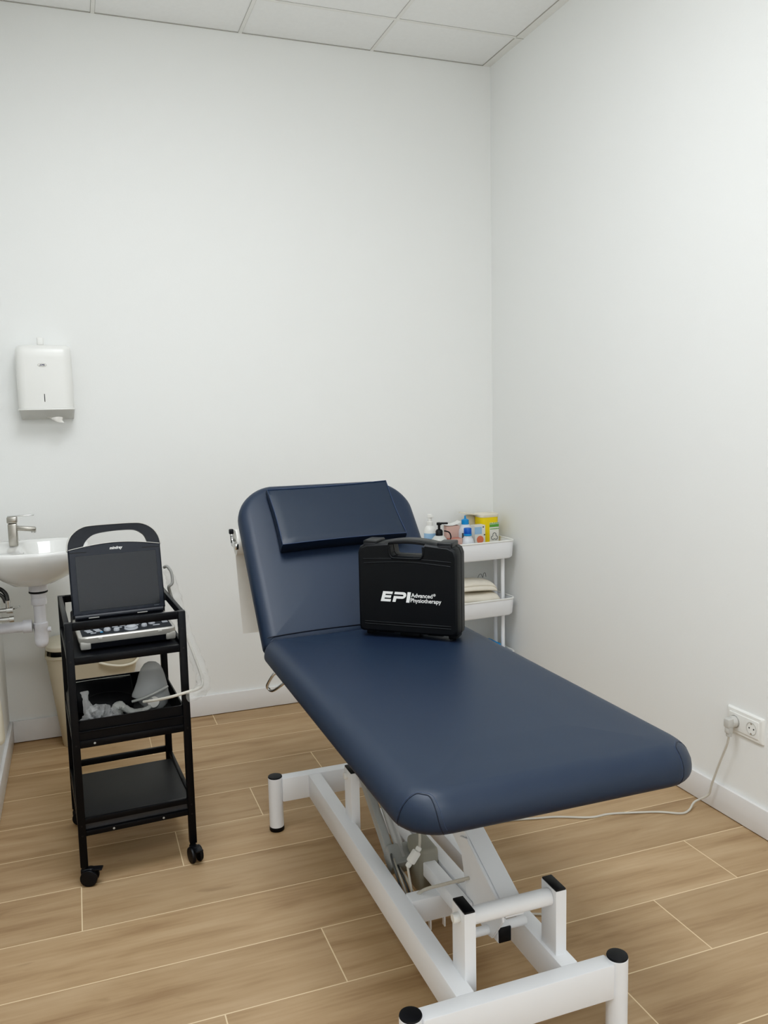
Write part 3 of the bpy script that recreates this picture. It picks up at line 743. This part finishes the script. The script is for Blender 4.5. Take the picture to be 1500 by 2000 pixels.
# ------------------------------------------------------------------ sink on left wall
SX, SY_, SZ = -.330, 3.42, .895
DZ_ = .035
sk = thing('wash_basin', 'white ceramic wash basin hung on the left wall behind the ultrasound machine', 'wash basin', (SX, SY_, DZ_))
def dshape(px, hy_, x0=.0, n=40, e=2.6, cx=None):
    """half-superellipse reaching px from the wall, half width hy_; flat on the wall side"""
    out = []
    for k in range(n):
        a = 2*pi*k/n; c, s = cos(a), sin(a)
        cxx = (x0+px)/2 if cx is None else cx
        rx = (px-x0)/2
        ee = e if c > 0 else 5
        xx = cxx+rx*math.copysign(abs(c)**(2/ee), c); yy = hy_*math.copysign(abs(s)**(2/(2.4 if c > 0 else 3.2)), s)
        out.append((xx, yy))
    return out
outer = [(.185, .145, .070, .055, .712), (.235, .08, 0, .09, .722), (.295, .04, 0, .135, .750), (.335, .012, 0, .180, .785), (.354, .002, 0, .205, .820), (.360, .001, 0, .214, .846), (.358, .001, 0, .213, .856), (.352, .001, 0, .208, .860)]
rg = [[(x, y, z) for x, y in dshape(px, hy_, x0)] for px, x0, _, hy_, z in [(a, b, c, d, e) for a, b, c, d, e in outer]]
inner = [(.336, .112, .188, .858), (.330, .118, .182, .848), (.318, .128, .168, .810), (.285, .140, .130, .768), (.22, .155, .05, .757)]
rg += [[(x, y, z) for x, y in dshape(px, hy_, x0)] for px, x0, hy_, z in inner]
MB().loft(rg).build('basin', 'ceramic', sk, ang=60)
To = Matrix.Translation((.1235, .0, .826)) @ Matrix.Rotation(R(90), 4, 'Y')
ov = MB().lathe([(.0065, 0), (.011, .0005), (.011, .003), (.0065, .0035)], 20, 0, 0, 0, To).build('overflow_ring', 'chrome', sk)
MB().lathe([(0, .001), (.0066, .0012), (.0066, .002), (0, .0022)], 16, 0, 0, 0, To).build('overflow_hole', 'dark', ov)
# drain trap
dt = thing('drain_trap', 'white plastic drain trap and waste pipe beneath the wash basin', 'drain pipe', (-.163, SY_, DZ_+.003))
d_ = MB(); d_.lathe([(.030, .712), (.034, .708), (.034, .684), (.028, .680)], 28); d_.build('drain_collar', 'pvc', dt)
MB().lathe([(.030, .684), (.0345, .682), (.0345, .677), (.030, .675)], 28).build('rubber_ring', 'black_cap', dt)
MB().lathe([(.031, .678), (.029, .670), (.0265, .655), (.0265, .630), (.0215, .628), (.0215, .560), (.027, .558), (.027, .538), (.0255, .536), (.0255, .490), (.0245, .478), (.019, .466), (.010, .460), (0, .458)], 28).build('trap_body', 'pvc', dt)
MB().lathe([(.028, .632), (.0285, .636), (.0285, .652), (.028, .655)], 28).build('coupling_nut', 'pvc', dt)
xp = MB(); T0 = Matrix(((0, 0, 1, 0), (1, 0, 0, 0), (0, 1, 0, 0), (0, 0, 0, 1)))
xp.lathe([(.020, -.150), (.020, -.03)], 20, 0, .548, 0, T0); xp.lathe([(.025, -.062), (.025, -.030)], 20, 0, .548, 0, T0)
xp.lathe([(.040, -.1665), (.040, -.158), (.030, -.146), (.020, -.145)], 24, 0, .548, 0, T0)
xp.lathe([(.010, .015), (.010, .036)], 16, 0, .528, 0, T0)
xp.build('waste_pipe', 'pvc', dt)
# angle valve + hoses
av = thing('angle_valve', 'chrome angle valve with grey flexible hose on the left wall under the basin', 'valve', (XL, 3.36, .668))
def xl(prof, y=0, z=0): return MB().lathe(prof, 16, y, z, 0, T0)
v_ = xl([(.022, 0), (.022, .004), (.009, .008), (.009, .055), (.013, .056), (.013, .078), (.008, .080)]).build('valve_body', 'chrome', av)
v2 = MB(); v2.lathe([(.008, -.004), (.008, .026), (.010, .027), (.010, .038)], 14, .062, 0); v2.build('valve_outlet', 'chrome', av)
MB().bar((.080, 0, .004), (.102, -.010, .012), .012, .007, .002).build('valve_handle', 'chrome', av)
xl([(.009, .012), (.009, .065), (.012, .066), (.012, .082)], -.03, -.028).build('valve_body', 'chrome', av)
MB().tube([(.062, 0, .038), (.058, .004, .060), (.042, .012, .078), (.020, .02, .088), (.008, .03, .094)], .0075, 10).build('hose', 'hose', av)
MB().tube([(.055, 0, .030), (.045, .0, .055), (.020, .004, .072), (.006, .01, .080)], .0065, 10).build('hose', 'hose', av)
MB().tube([(.008, -.02, .070), (.012, -.02, .095), (.022, -.02, .112)], .010, 10).build('hose', 'dark', av)

# mixer tap
tp = thing('mixer_tap', 'chrome single lever mixer tap on the wall side of the wash basin', 'tap', (-.2380, 3.450, SZ))
b_ = MB(); b_.box(-.0165, .0165, -.017, .017, .0005, .088, .005, 3); b_.build('tap_body', 'brush', tp)
b_ = MB(); b_.bar((.006, 0, .070), (.082, 0, .060), .026, .018, .005); b_.build('spout', 'brush', tp)
MB().lathe([(.008, 0), (.009, .004), (.009, .010)], 16, .073, 0, .047).build('aerator', 'chrome', tp)
MB().box(-.0185, .0185, -.0185, .0185, .089, .114, .005, 3).build('lever_hub', 'brush', tp)
MB().bar((-.017, 0, .1145), (.078, 0, .1165), .020, .004, .0012).build('lever', 'chrome', tp)

# ------------------------------------------------------------------ paper towel dispenser
DX, DZ = -.094, 1.40
dp = thing('paper_towel_dispenser', 'white plastic paper towel dispenser with oval badge on the back wall above the basin', 'dispenser', (DX, YB, 0))
def dsec(z, hw, dep, r=.035):
    o = []
    for x, y in rrect(2*hw, 2*dep, [.004, .004, r, r], 8):
        if y > 0: y = 0
        o.append((x, y, z))
    return o
rg = [dsec(1.415, .105, .128), dsec(1.45, .1055, .129), dsec(1.62, .1055, .129), dsec(1.650, .1045, .126), dsec(1.664, .100, .119), dsec(1.670, .092, .108), dsec(1.672, .07, .08)]
MB().loft(rg).build('cover', 'plastic', dp, ang=50)
mb = MB(); mb.loft([dsec(1.374, .101, .040, .02), dsec(1.396, .104, .100), dsec(1.410, .106, .131), dsec(1.416, .106, .131), dsec(1.418, .104, .128)]); mb.build('bottom_tray', 'plastic_g', dp, ang=50)
mb = MB(); mb.tube([(x, y, 1.4135) for x, y, z in dsec(0, .1062, .131) if y < -.001], .003, 8, smooth=False); mb.build('front_lip', 'plastic', dp)
def ell(cx, cz, a, b, y, n=32): return [(cx+a*cos(2*pi*k/n), y, cz+b*sin(2*pi*k/n)) for k in range(n)]
bd = MB().loft([ell(-.006, 1.590, .0175, .0078, -.1285), ell(-.006, 1.590, .0170, .0073, -.1308)]).build('badge', 'plastic_g', dp)
MB().loft([ell(-.006, 1.590, .0150, .0058, -.1300), ell(-.006, 1.590, .0148, .0056, -.1312)]).build('badge_face', 'paper', bd)
text_mesh('JOFEL', .0076, 'badge_lettering', 'navyink', bd, face_front(-.0055, -.1313, 1.5873), shear=.3, bold=.0003, align='CENTER')
MB().box(-.0062, -.0028, -.1298, -.1270, 1.443, 1.475, .0012).build('level_slot', 'dark', dp)
MB().box(-.022, .004, -.070, -.050, 1.6715, 1.706, .006, 3).build('lock_tab', 'plastic', dp)
pt = MB(); vs = []; fs = []
for i in range(9):
    t = i/8; w = .003+.017*t; x = -.004+.062*t; y = -.095-.012*sin(2.5*t); z = -.006-.016*t
    vs += [(x+.006*t, y, z-w*.55+.003*sin(8*t)), (x-.002*t, y+.006*cos(5*t), z+.1*w), (x, y-.005, z+w*.75-.002*sin(6*t))]
for i in range(8):
    for q in range(2): fs.append((3*i+q, 3*i+q+1, 3*i+4+q, 3*i+3+q))
tw = pt.add(vs, fs).build('paper_towel', 'paper', None, (DX, YB, 1.387))
tag(tw, 'loose white paper towel end poking out below the wall dispenser', 'paper towel')

# cream rounded cover at the left edge of the view
lw = MB()
cv = thing('wall_hood', 'cream rounded plastic hood low on the left wall at the left edge of the photo', 'hood', (XL, 3.20, .218))
Th = Matrix.Translation((.0165, 0, 0)) @ Matrix.Diagonal((.016/.040, 1, 1, 1))
mb = MB(); mb.lathe([(.0, .170), (.018, .164), (.030, .14), (.036, .09), (.039, .040), (.0395, .026)], 24, T=Th); mb.build('hood', 'cream', cv)
mb = MB(); mb.lathe([(.0395, .027), (.0405, .024), (.0405, .018), (.034, .005), (.015, 0), (0, 0)], 24, T=Th); mb.build('hood_rim', 'cream', cv)

# ------------------------------------------------------------------ double socket on right wall
sok = thing('wall_socket', 'white double wall socket on the right wall above the baseboard', 'socket', (XR, 2.046, .341))
# local: y along wall, z up, -x out of the wall
TS = Matrix(((0, 0, -1, 0), (-1, 0, 0, 0), (0, 1, 0, 0), (0, 0, 0, 1)))  # (u, v, out) -> (-out, -u, v)
mb = MB(); mb.loft([[(x, y, z) for x, y in rrect(.156-2*d, .086-2*d, .004, 4)] for d, z in ((0, 0), (0, .004), (.004, .009), (.012, .010))], T=TS); mb.build('face_plate', 'plastic', sok)
mb = MB(); mb.loft([[(x, y, z) for x, y in rrect(.128-2*d, .058-2*d, .002, 3)] for d, z in ((0, .0095), (.001, .0125), (.002, .0128))], T=TS); mb.build('socket_insert', 'plastic', sok)
for u in (-.0355, .0355):
    wl = MB().lathe([(.0215, .0125), (.0215, .0140), (.0195, .0142), (.0188, .0128), (.0, .0126)], 28, u, 0, 0, TS).build('socket_well', 'plastic_g', sok)
    h_ = MB()
    for dv in (-.0095, .0095): h_.lathe([(.0026, .0127), (.0026, .0133), (0, .0134)], 12, u+dv, 0, 0, TS)
    h_.build('pin_hole', 'dark', wl)
    e_ = MB()
    for dv in (-1, 1): e_.box(u-.003, u+.003, dv*.0165-.0025, dv*.0165+.0025, .0130, .0150, .0005, 1, TS)
    e_.build('earth_clip', 'chrome', wl)
# power cable with plug
pw = thing('power_cable', 'pale grey power cable plugged into the wall socket and running under the couch', 'power cable', (XR-.014, 2.0815, .341))
PB = Vector((XR-.014, 2.0815, .341))
mb = MB(); mb.lathe([(.0185, .002), (.0185, .010), (.015, .016)], 24, 0, 0, 0, TS)
mb.box(-.012, .012, -.016, .014, .010, .036, .004, 2, TS); mb.box(-.009, .009, -.036, -.014, .012, .034, .004, 2, TS); mb.box(-.0075, .0075, -.048, -.034, .014, .030, .003, 2, TS)
mb.build('plug', 'plastic_g', pw)
cab = [(XR-.036, 2.082, .295), (XR-.034, 2.092, .260), (XR-.034, 2.125, .180), (XR-.034, 2.155, .100), (XR-.034, 2.172, .052), (1.925, 2.205, .018), (1.885, 2.185, .005), (1.845, 2.178, .004), (1.785, 2.215, .004), (1.70, 2.245, .004), (1.62, 2.268, .004), (1.55, 2.272, .004), (1.45, 2.318, .004), (1.385, 2.335, .004), (1.28, 2.36, .004), (1.14, 2.37, .004), (1.02, 2.36, .010), (.968, 2.35, .06), (.9605, 2.34, .13)]
MB().tube([tuple(Vector(p)-PB) for p in cab], .0036, 8).build('cord', 'cable', pw)

# ------------------------------------------------------------------ white trolley in the corner
WA = R(3.0)
wt = thing('white_trolley', 'white three tier metal trolley in the room corner holding bottles and boxes', 'trolley', (1.737, 3.612, 0), WA)
WW, WD = .436, .235
def tub(zr, dep):
    rr_ = .035
    o = [((0.010, zr-dep)), (.004, zr-dep+.008), (.0, zr-.012), (0, zr-.004)]
    rg = [[(x, y, z) for x, y in rrect(WW-2*d, WD-2*d, rr_, 8)] for d, z in o]
    rg += [[(x, y, z) for x, y in rrect(WW-2*d, WD-2*d, rr_, 8)] for d, z in ((.003, zr-.003), (.004, zr-.012), (.012, zr-dep+.010))]
    t = MB().loft(rg).build('tub', 'white_metal', wt)
    mb = MB(); mb.tube([(x, y, zr) for x, y in rrect(WW, WD, rr_, 8)], .0042, 8, closed=True, smooth=False); mb.build('tub_rim', 'plastic', t)
for zr, dep in ((.748, .085), (.466, .082), (.198, .074)): tub(zr, dep)
for sx in (-1, 1):
    for sy in (-1, 1):
        x = sx*(WW/2-(.040 if sy < 0 else .018)); y = .045 if sy > 0 else -.060
        MB().tube([(x, y, .062), (x, y, .664)], .0095, 14, smooth=False).build('pole', 'white_metal', wt)
        MB().lathe([(.012, -.011), (.026, -.009), (.026, .009), (.012, .011)], 20, 0, 0, 0, Matrix.Translation((x, y+.0, .026)) @ Matrix.Rotation(pi/2, 4, 'Y')).build('caster', 'black_cap', wt)
        MB().box(x-.014, x+.014, y-.010, y+.010, .045, .064, .003).build('caster_mount', 'white_metal', wt)
TZ = .748-.085+.0105      # tub floor
def wl_(x, y, z=TZ): return (x, y, z)
# foam bottle
fb = thing('foam_bottle', 'white foam pump bottle with pale blue label at the left end of the white trolley', 'bottle', (1.573, 3.645, TZ))
MB().lathe([(.026, 0), (.029, .004), (.029, .130), (.024, .146), (.014, .156)], 24).build('bottle_body', 'plastic', fb)
MB().lathe([(.0294, .020), (.0296, .022), (.0296, .118), (.0294, .120)], 24).build('bottle_label', 'lblue', fb)
mb = MB(); mb.lathe([(.015, .154), (.015, .174), (.010, .176), (.009, .192), (.013, .194), (.013, .208), (.009, .211), (0, .211)], 20); mb.bar((0, 0, .200), (.006, -.024, .199), .010, .009, .002); mb.build('pump_head', 'plastic', fb)
# gel pump bottle
gb = thing('gel_pump_bottle', 'clear milky gel bottle with black pump head on the white trolley', 'bottle', (1.583, 3.560, TZ))
MB().lathe([(.034, 0), (.038, .004), (.039, .08), (.036, .100), (.024, .114), (.013, .120)], 28).build('bottle_body', 'bottle2', gb)
mb = MB(); mb.lathe([(.017, .118), (.017, .140), (.012, .146), (.006, .148), (.006, .166), (.012, .168), (.012, .176), (.004, .180), (0, .180)], 20); mb.bar((-.012, 0, .176), (.040, -.01, .174), .012, .008, .002)
mb.build('pump_head', 'black_cap', gb)
MB().tube([(0, 0, .118), (.002, 0, .06), (.004, 0, .01)], .003, 8).build('dip_tube', 'plastic', gb)
MB().box(-.026, .020, -.0402, -.030, .086, .091, .001).build('label_text', 'print', gb)
MB().tube([(.020, -.012, .140), (.042, -.02, .132), (.050, -.022, .112), (.046, -.024, .100)], .003, 8).build('hanging_strap', 'black_cap', gb)
# rose boxes
rbx = tag(MB().box(-.031, .031, -.022, .022, 0, .098, .0015).build('small_carton', 'rose', None, (1.664, 3.566, TZ), (0, 0, R(4))), 'small rose cardboard box beside the gel pump bottle', 'box')
MB().box(-.031, .031, -.0225, -.0215, .070, .098).build('carton_flap', 'rose2', rbx)
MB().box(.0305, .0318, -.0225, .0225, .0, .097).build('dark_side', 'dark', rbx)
tag(MB().box(-.034, .034, -.022, .022, 0, .146, .0015).build('tall_carton', 'rose2', None, (1.694, 3.660, TZ), (0, 0, R(-6))), 'taller pale rose cardboard box behind the small rose one', 'box')
ds = MB(); vs = []; fs = []
for i in range(9):
    t = i/8; x = -.045+.085*t; z = .006*((t-.35)*4)**2*.35+.001
    vs += [(x, -.024, z), (x, .024, z), (x, .024, z+.004), (x, -.024, z+.004)]
for i in range(8):
    for q in range(4): fs.append((4*i+q, 4*i+(q+1) % 4, 4*i+4+(q+1) % 4, 4*i+4+q))
fs += [(0, 1, 2, 3), (32, 33, 34, 35)]
tag(ds.add(vs, fs).build('curved_dish', 'plastic', None, (1.694, 3.660, TZ+.1465)), 'small white curved dish lying on top of the taller rose box', 'dish')
# large blue capped bottle, small one
lb = thing('alcohol_bottle', 'larger white squeeze bottle with pale blue nozzle cap on the white trolley', 'bottle', (1.757, 3.640, TZ))
MB().lathe([(.034, 0), (.0375, .004), (.0375, .118), (.034, .130), (.022, .148), (.014, .152)], 28).build('bottle_body', 'bottle', lb)
MB().lathe([(.018, .150), (.018, .172), (.013, .174), (.005, .178), (.0035, .192), (0, .193)], 20).build('bottle_cap', 'blue', lb)
MB().box(-.030, -.022, -.0372, -.024, .085, .112, .001).build('label_mark', 'print', lb)
sb = thing('saline_bottle', 'smaller white squeeze bottle with flat dark blue cap in front of the larger one', 'bottle', (1.727, 3.552, TZ))
MB().lathe([(.030, 0), (.033, .004), (.033, .070), (.026, .092), (.016, .106), (.016, .114)], 28).build('bottle_body', 'bottle', sb)
MB().lathe([(.0175, .112), (.0185, .114), (.0185, .142), (.017, .144), (0, .144)], 22).build('bottle_cap', 'dblue', sb)
MB().lathe([(.019, .108), (.0195, .110), (.0195, .115), (.019, .117)], 22).build('cap_ring', 'blue', sb)
# box with orange disc
ob = thing('tape_carton', 'pale carton with an orange disc print beside the yellow container', 'box', (1.808, 3.606, TZ), R(3))
MB().box(-.029, .029, -.022, .022, 0, .148, .0012).build('carton', 'label', ob)
MB().lathe([(.019, 0), (.019, .0007)], 24, 0, 0, 0, Matrix.Translation((.000, -.0218, .078)) @ Matrix.Rotation(pi/2, 4, 'X')).build('orange_disc', 'orange', ob)
MB().box(-.029, .010, -.0224, -.020, .105, .140).build('blue_panel', 'lblue', ob)
pm_ = MB()
for x, z in ((.018, .138), (.024, .100), (.016, .055), (-.002, .050), (-.02, .052)): pm_.box(x-.004, x+.004, -.0226, -.021, z-.003, z+.003, .001)
pm_.build('print_marks', 'dark', ob)
# sharps container
sc_ = thing('sharps_container', 'yellow sharps container with printed label and cream lid on the white trolley', 'sharps container', (1.886, 3.668, TZ), R(2))
MB().loft([[(x, y, z) for x, y in rrect(2*a, .080*a/.048, .022, 6)] for a, z in ((.046, 0), (.048, .004), (.050, .176), (.050, .180))]).build('container_body', 'yellow', sc_)
MB().loft([[(x, y, z) for x, y in rrect(2*a, .080*a/.048, .022, 6)] for a, z in ((.051, .177), (.0525, .179), (.0525, .190), (.048, .194))]).build('container_lid', 'cream', sc_)
lb_ = MB().box(-.005, .046, -.0425, -.0380, .020, .150, .001).build('container_label', 'label', sc_)
MB().box(-.005, .046, -.0432, -.0400, .128, .142).build('green_band', 'green', lb_)
gm = MB()
random.seed(3)
x = -.004
while x < .043:
    w = random.uniform(.003, .007); gm.box(x, x+w, -.0432, -.0405, .144, .144+random.uniform(.003, .007)); x += w+.0015
gm.build('green_title', 'green', lb_); gm = MB()
x = -.003
while x < .042:
    w = random.uniform(.003, .008); gm.box(x, x+w, -.0430, -.0405, .117, .121); x += w+.001
gm.build('green_subtitle', 'green', lb_)
gk = MB()
for a in range(3):
    an = R(90+120*a); cx, cz = .021+.010*cos(an), .080+.010*sin(an)
    gk.tube([(cx+.009*cos(an+R(40*k)), -.0428, cz+.009*sin(an+R(40*k))) for k in range(-3, 4)], .0016, 6)
gk.box(.002, .040, -.0430, -.0405, .052, .054); gk.box(.002, .034, -.0430, -.0405, .044, .046); gk.box(.002, .038, -.0430, -.0405, .036, .038)
gk.build('hazard_mark', 'print', lb_)
flp = MB().loft([[(-.110+x, y, z) for x, y in rrect(.062, .05, .02, 6)] for z in (.150, .196)] , True, False)
flp = MB(); 
flp.bar((-.052, .030, .188), (-.122, .026, .200), .060, .006, .002); flp.bar((-.060, .040, .186), (-.060, .040, .118), .07, .004, .0015, up=(0, 1, 0))
flp.build('open_flap', 'cream', sc_)
# folded towels in the middle tub
MZ = .466-.082+.0105
def towel(loc, w, d, h, seed, lbl):
    rnd = random.Random(seed); mb = MB(); rg = []; n = 22
    for k in range(n+1):
        t = k/n; t = 1-(1-t)**1.6; x = -w/2+w*t
        hh_ = h*(1-.55*t**22-.3*(1-t)**9)*(1+.04*sin(7*t+seed)); e = .006*sin(5*t+seed)
        rg.append([(x, -d/2+e, .004), (x, -d/2-.004+e, hh_*.3), (x, -d/2+.004+e, hh_*.52), (x+.004, -d/2+.010+e, hh_*.56), (x, -d/2+.004+e, hh_*.62), (x, -d/2+.008+e, hh_*.85), (x, -d/2+.03, hh_), (x, 0, hh_*1.06), (x, d/2-.02, hh_), (x, d/2, hh_*.7), (x, d/2, .004)])
    mb.loft(rg); o = mb.build('folded_towel', 'cloth', None, loc, (0, R(4), R(4)), ang=70)
    sm_ = o.modifiers.new('sub', 'SUBSURF'); sm_.levels = 1; sm_.render_levels = 2
    return tag(o, lbl, 'towel')
towel((1.760, 3.585, MZ+.014), .260, .150, .092, 1, 'lower folded white towel in the middle tub of the white trolley')
towel((1.748, 3.592, MZ+.111), .240, .145, .054, 4, 'upper folded white towel on top of the pile in the middle tub')
gl = MB(); gl.tube([(0, 0, 0), (.006, -.003, .016), (.016, -.003, .019), (.022, -.002, .008), (.028, 0, .001), (.034, .004, .018), (.044, .005, .020), (.050, .01, 0)], .0012, 6)
tag(gl.build('wire_clip', 'print', None, (1.830, 3.655, MZ+.154)), 'dark thin wire loops behind the folded towels', 'wire')
# glove box in the bottom tub
LZ = .198-.074+.0105
gx = thing('glove_box', 'white and blue carton lying in the bottom tub of the white trolley', 'box', (1.790, 3.580, LZ+.001), R(3))
MB().box(-.105, .095, -.055, .055, 0, .106, .0015).build('carton', 'label', gx)
MB().box(.060, .0958, -.0556, .0556, -.0005+.001, .1066, .001).build('blue_end', 'blue', gx)
MB().box(-.08, .03, -.025, .025, .104, .1068, .001).build('dark_opening', 'print', gx)

# ------------------------------------------------------------------ lights
def area(name, loc, sx, sy, energy, col=(1, 1, 1), rot=(0, 0, 0)):
    l = bpy.data.lights.new(name, 'AREA'); l.shape = 'RECTANGLE'; l.size = sx; l.size_y = sy; l.energy = energy; l.color = col
    o = bpy.data.objects.new(name, l); C.objects.link(o); o.location = loc; o.rotation_euler = rot; return o
area('ceiling_panel_light', (.30, 1.85, 2.985), .9, .9, 30, (.928, .962, 1))
area('ceiling_panel_light', (.25, -.20, 2.985), .9, .9, 21.5, (.928, .962, 1))
area('daylight_fill', (.85, -1.27, 1.45), 2.0, 2.2, 11, (.88, .94, 1), (R(90), 0, 0))  # added fill behind the camera, tinted like daylight; no doorway is modelled
w = bpy.data.worlds.new('world'); bpy.context.scene.world = w; w.use_nodes = True
w.node_tree.nodes['Background'].inputs[0].default_value = (.9, .93, 1, 1); w.node_tree.nodes['Background'].inputs[1].default_value = .3

# ------------------------------------------------------------------ camera (calibrated from the wall, floor and ceiling lines)
yw, pt_, rl = R(20.1912), R(-6.7788), R(-1.2721)
fwd = Vector((sin(yw)*cos(pt_), cos(yw)*cos(pt_), sin(pt_))); rt = Vector((cos(yw), -sin(yw), 0)); up = rt.cross(fwd)
r2 = rt*cos(rl)+up*sin(rl); u2 = -rt*sin(rl)+up*cos(rl)
cam = bpy.data.cameras.new('camera'); co_ = bpy.data.objects.new('camera', cam); C.objects.link(co_)
co_.matrix_world = Matrix(((r2.x, u2.x, -fwd.x, 0), (r2.y, u2.y, -fwd.y, 0), (r2.z, u2.z, -fwd.z, 1.37), (0, 0, 0, 1)))
cam.sensor_fit = 'VERTICAL'; cam.sensor_height = 36; cam.lens = 1632.8/2000*36; cam.clip_start = .05
sc = bpy.context.scene; sc.camera = co_
sc.view_settings.view_transform = 'Standard'; sc.view_settings.look = 'None'; sc.view_settings.exposure = 0
sc.view_settings.use_curve_mapping = True   # slight toe, like the phone's tone curve
cm = sc.view_settings.curve_mapping; cv_ = cm.curves[3]
for px_, py_ in ((.018, .0075), (.05, .035), (.12, .11), (.30, .305)): cv_.points.new(px_, py_)
cm.update()
sc.cycles.use_denoising = True
sc.cycles.max_bounces = 10; sc.cycles.diffuse_bounces = 6; sc.cycles.transparent_max_bounces = 16
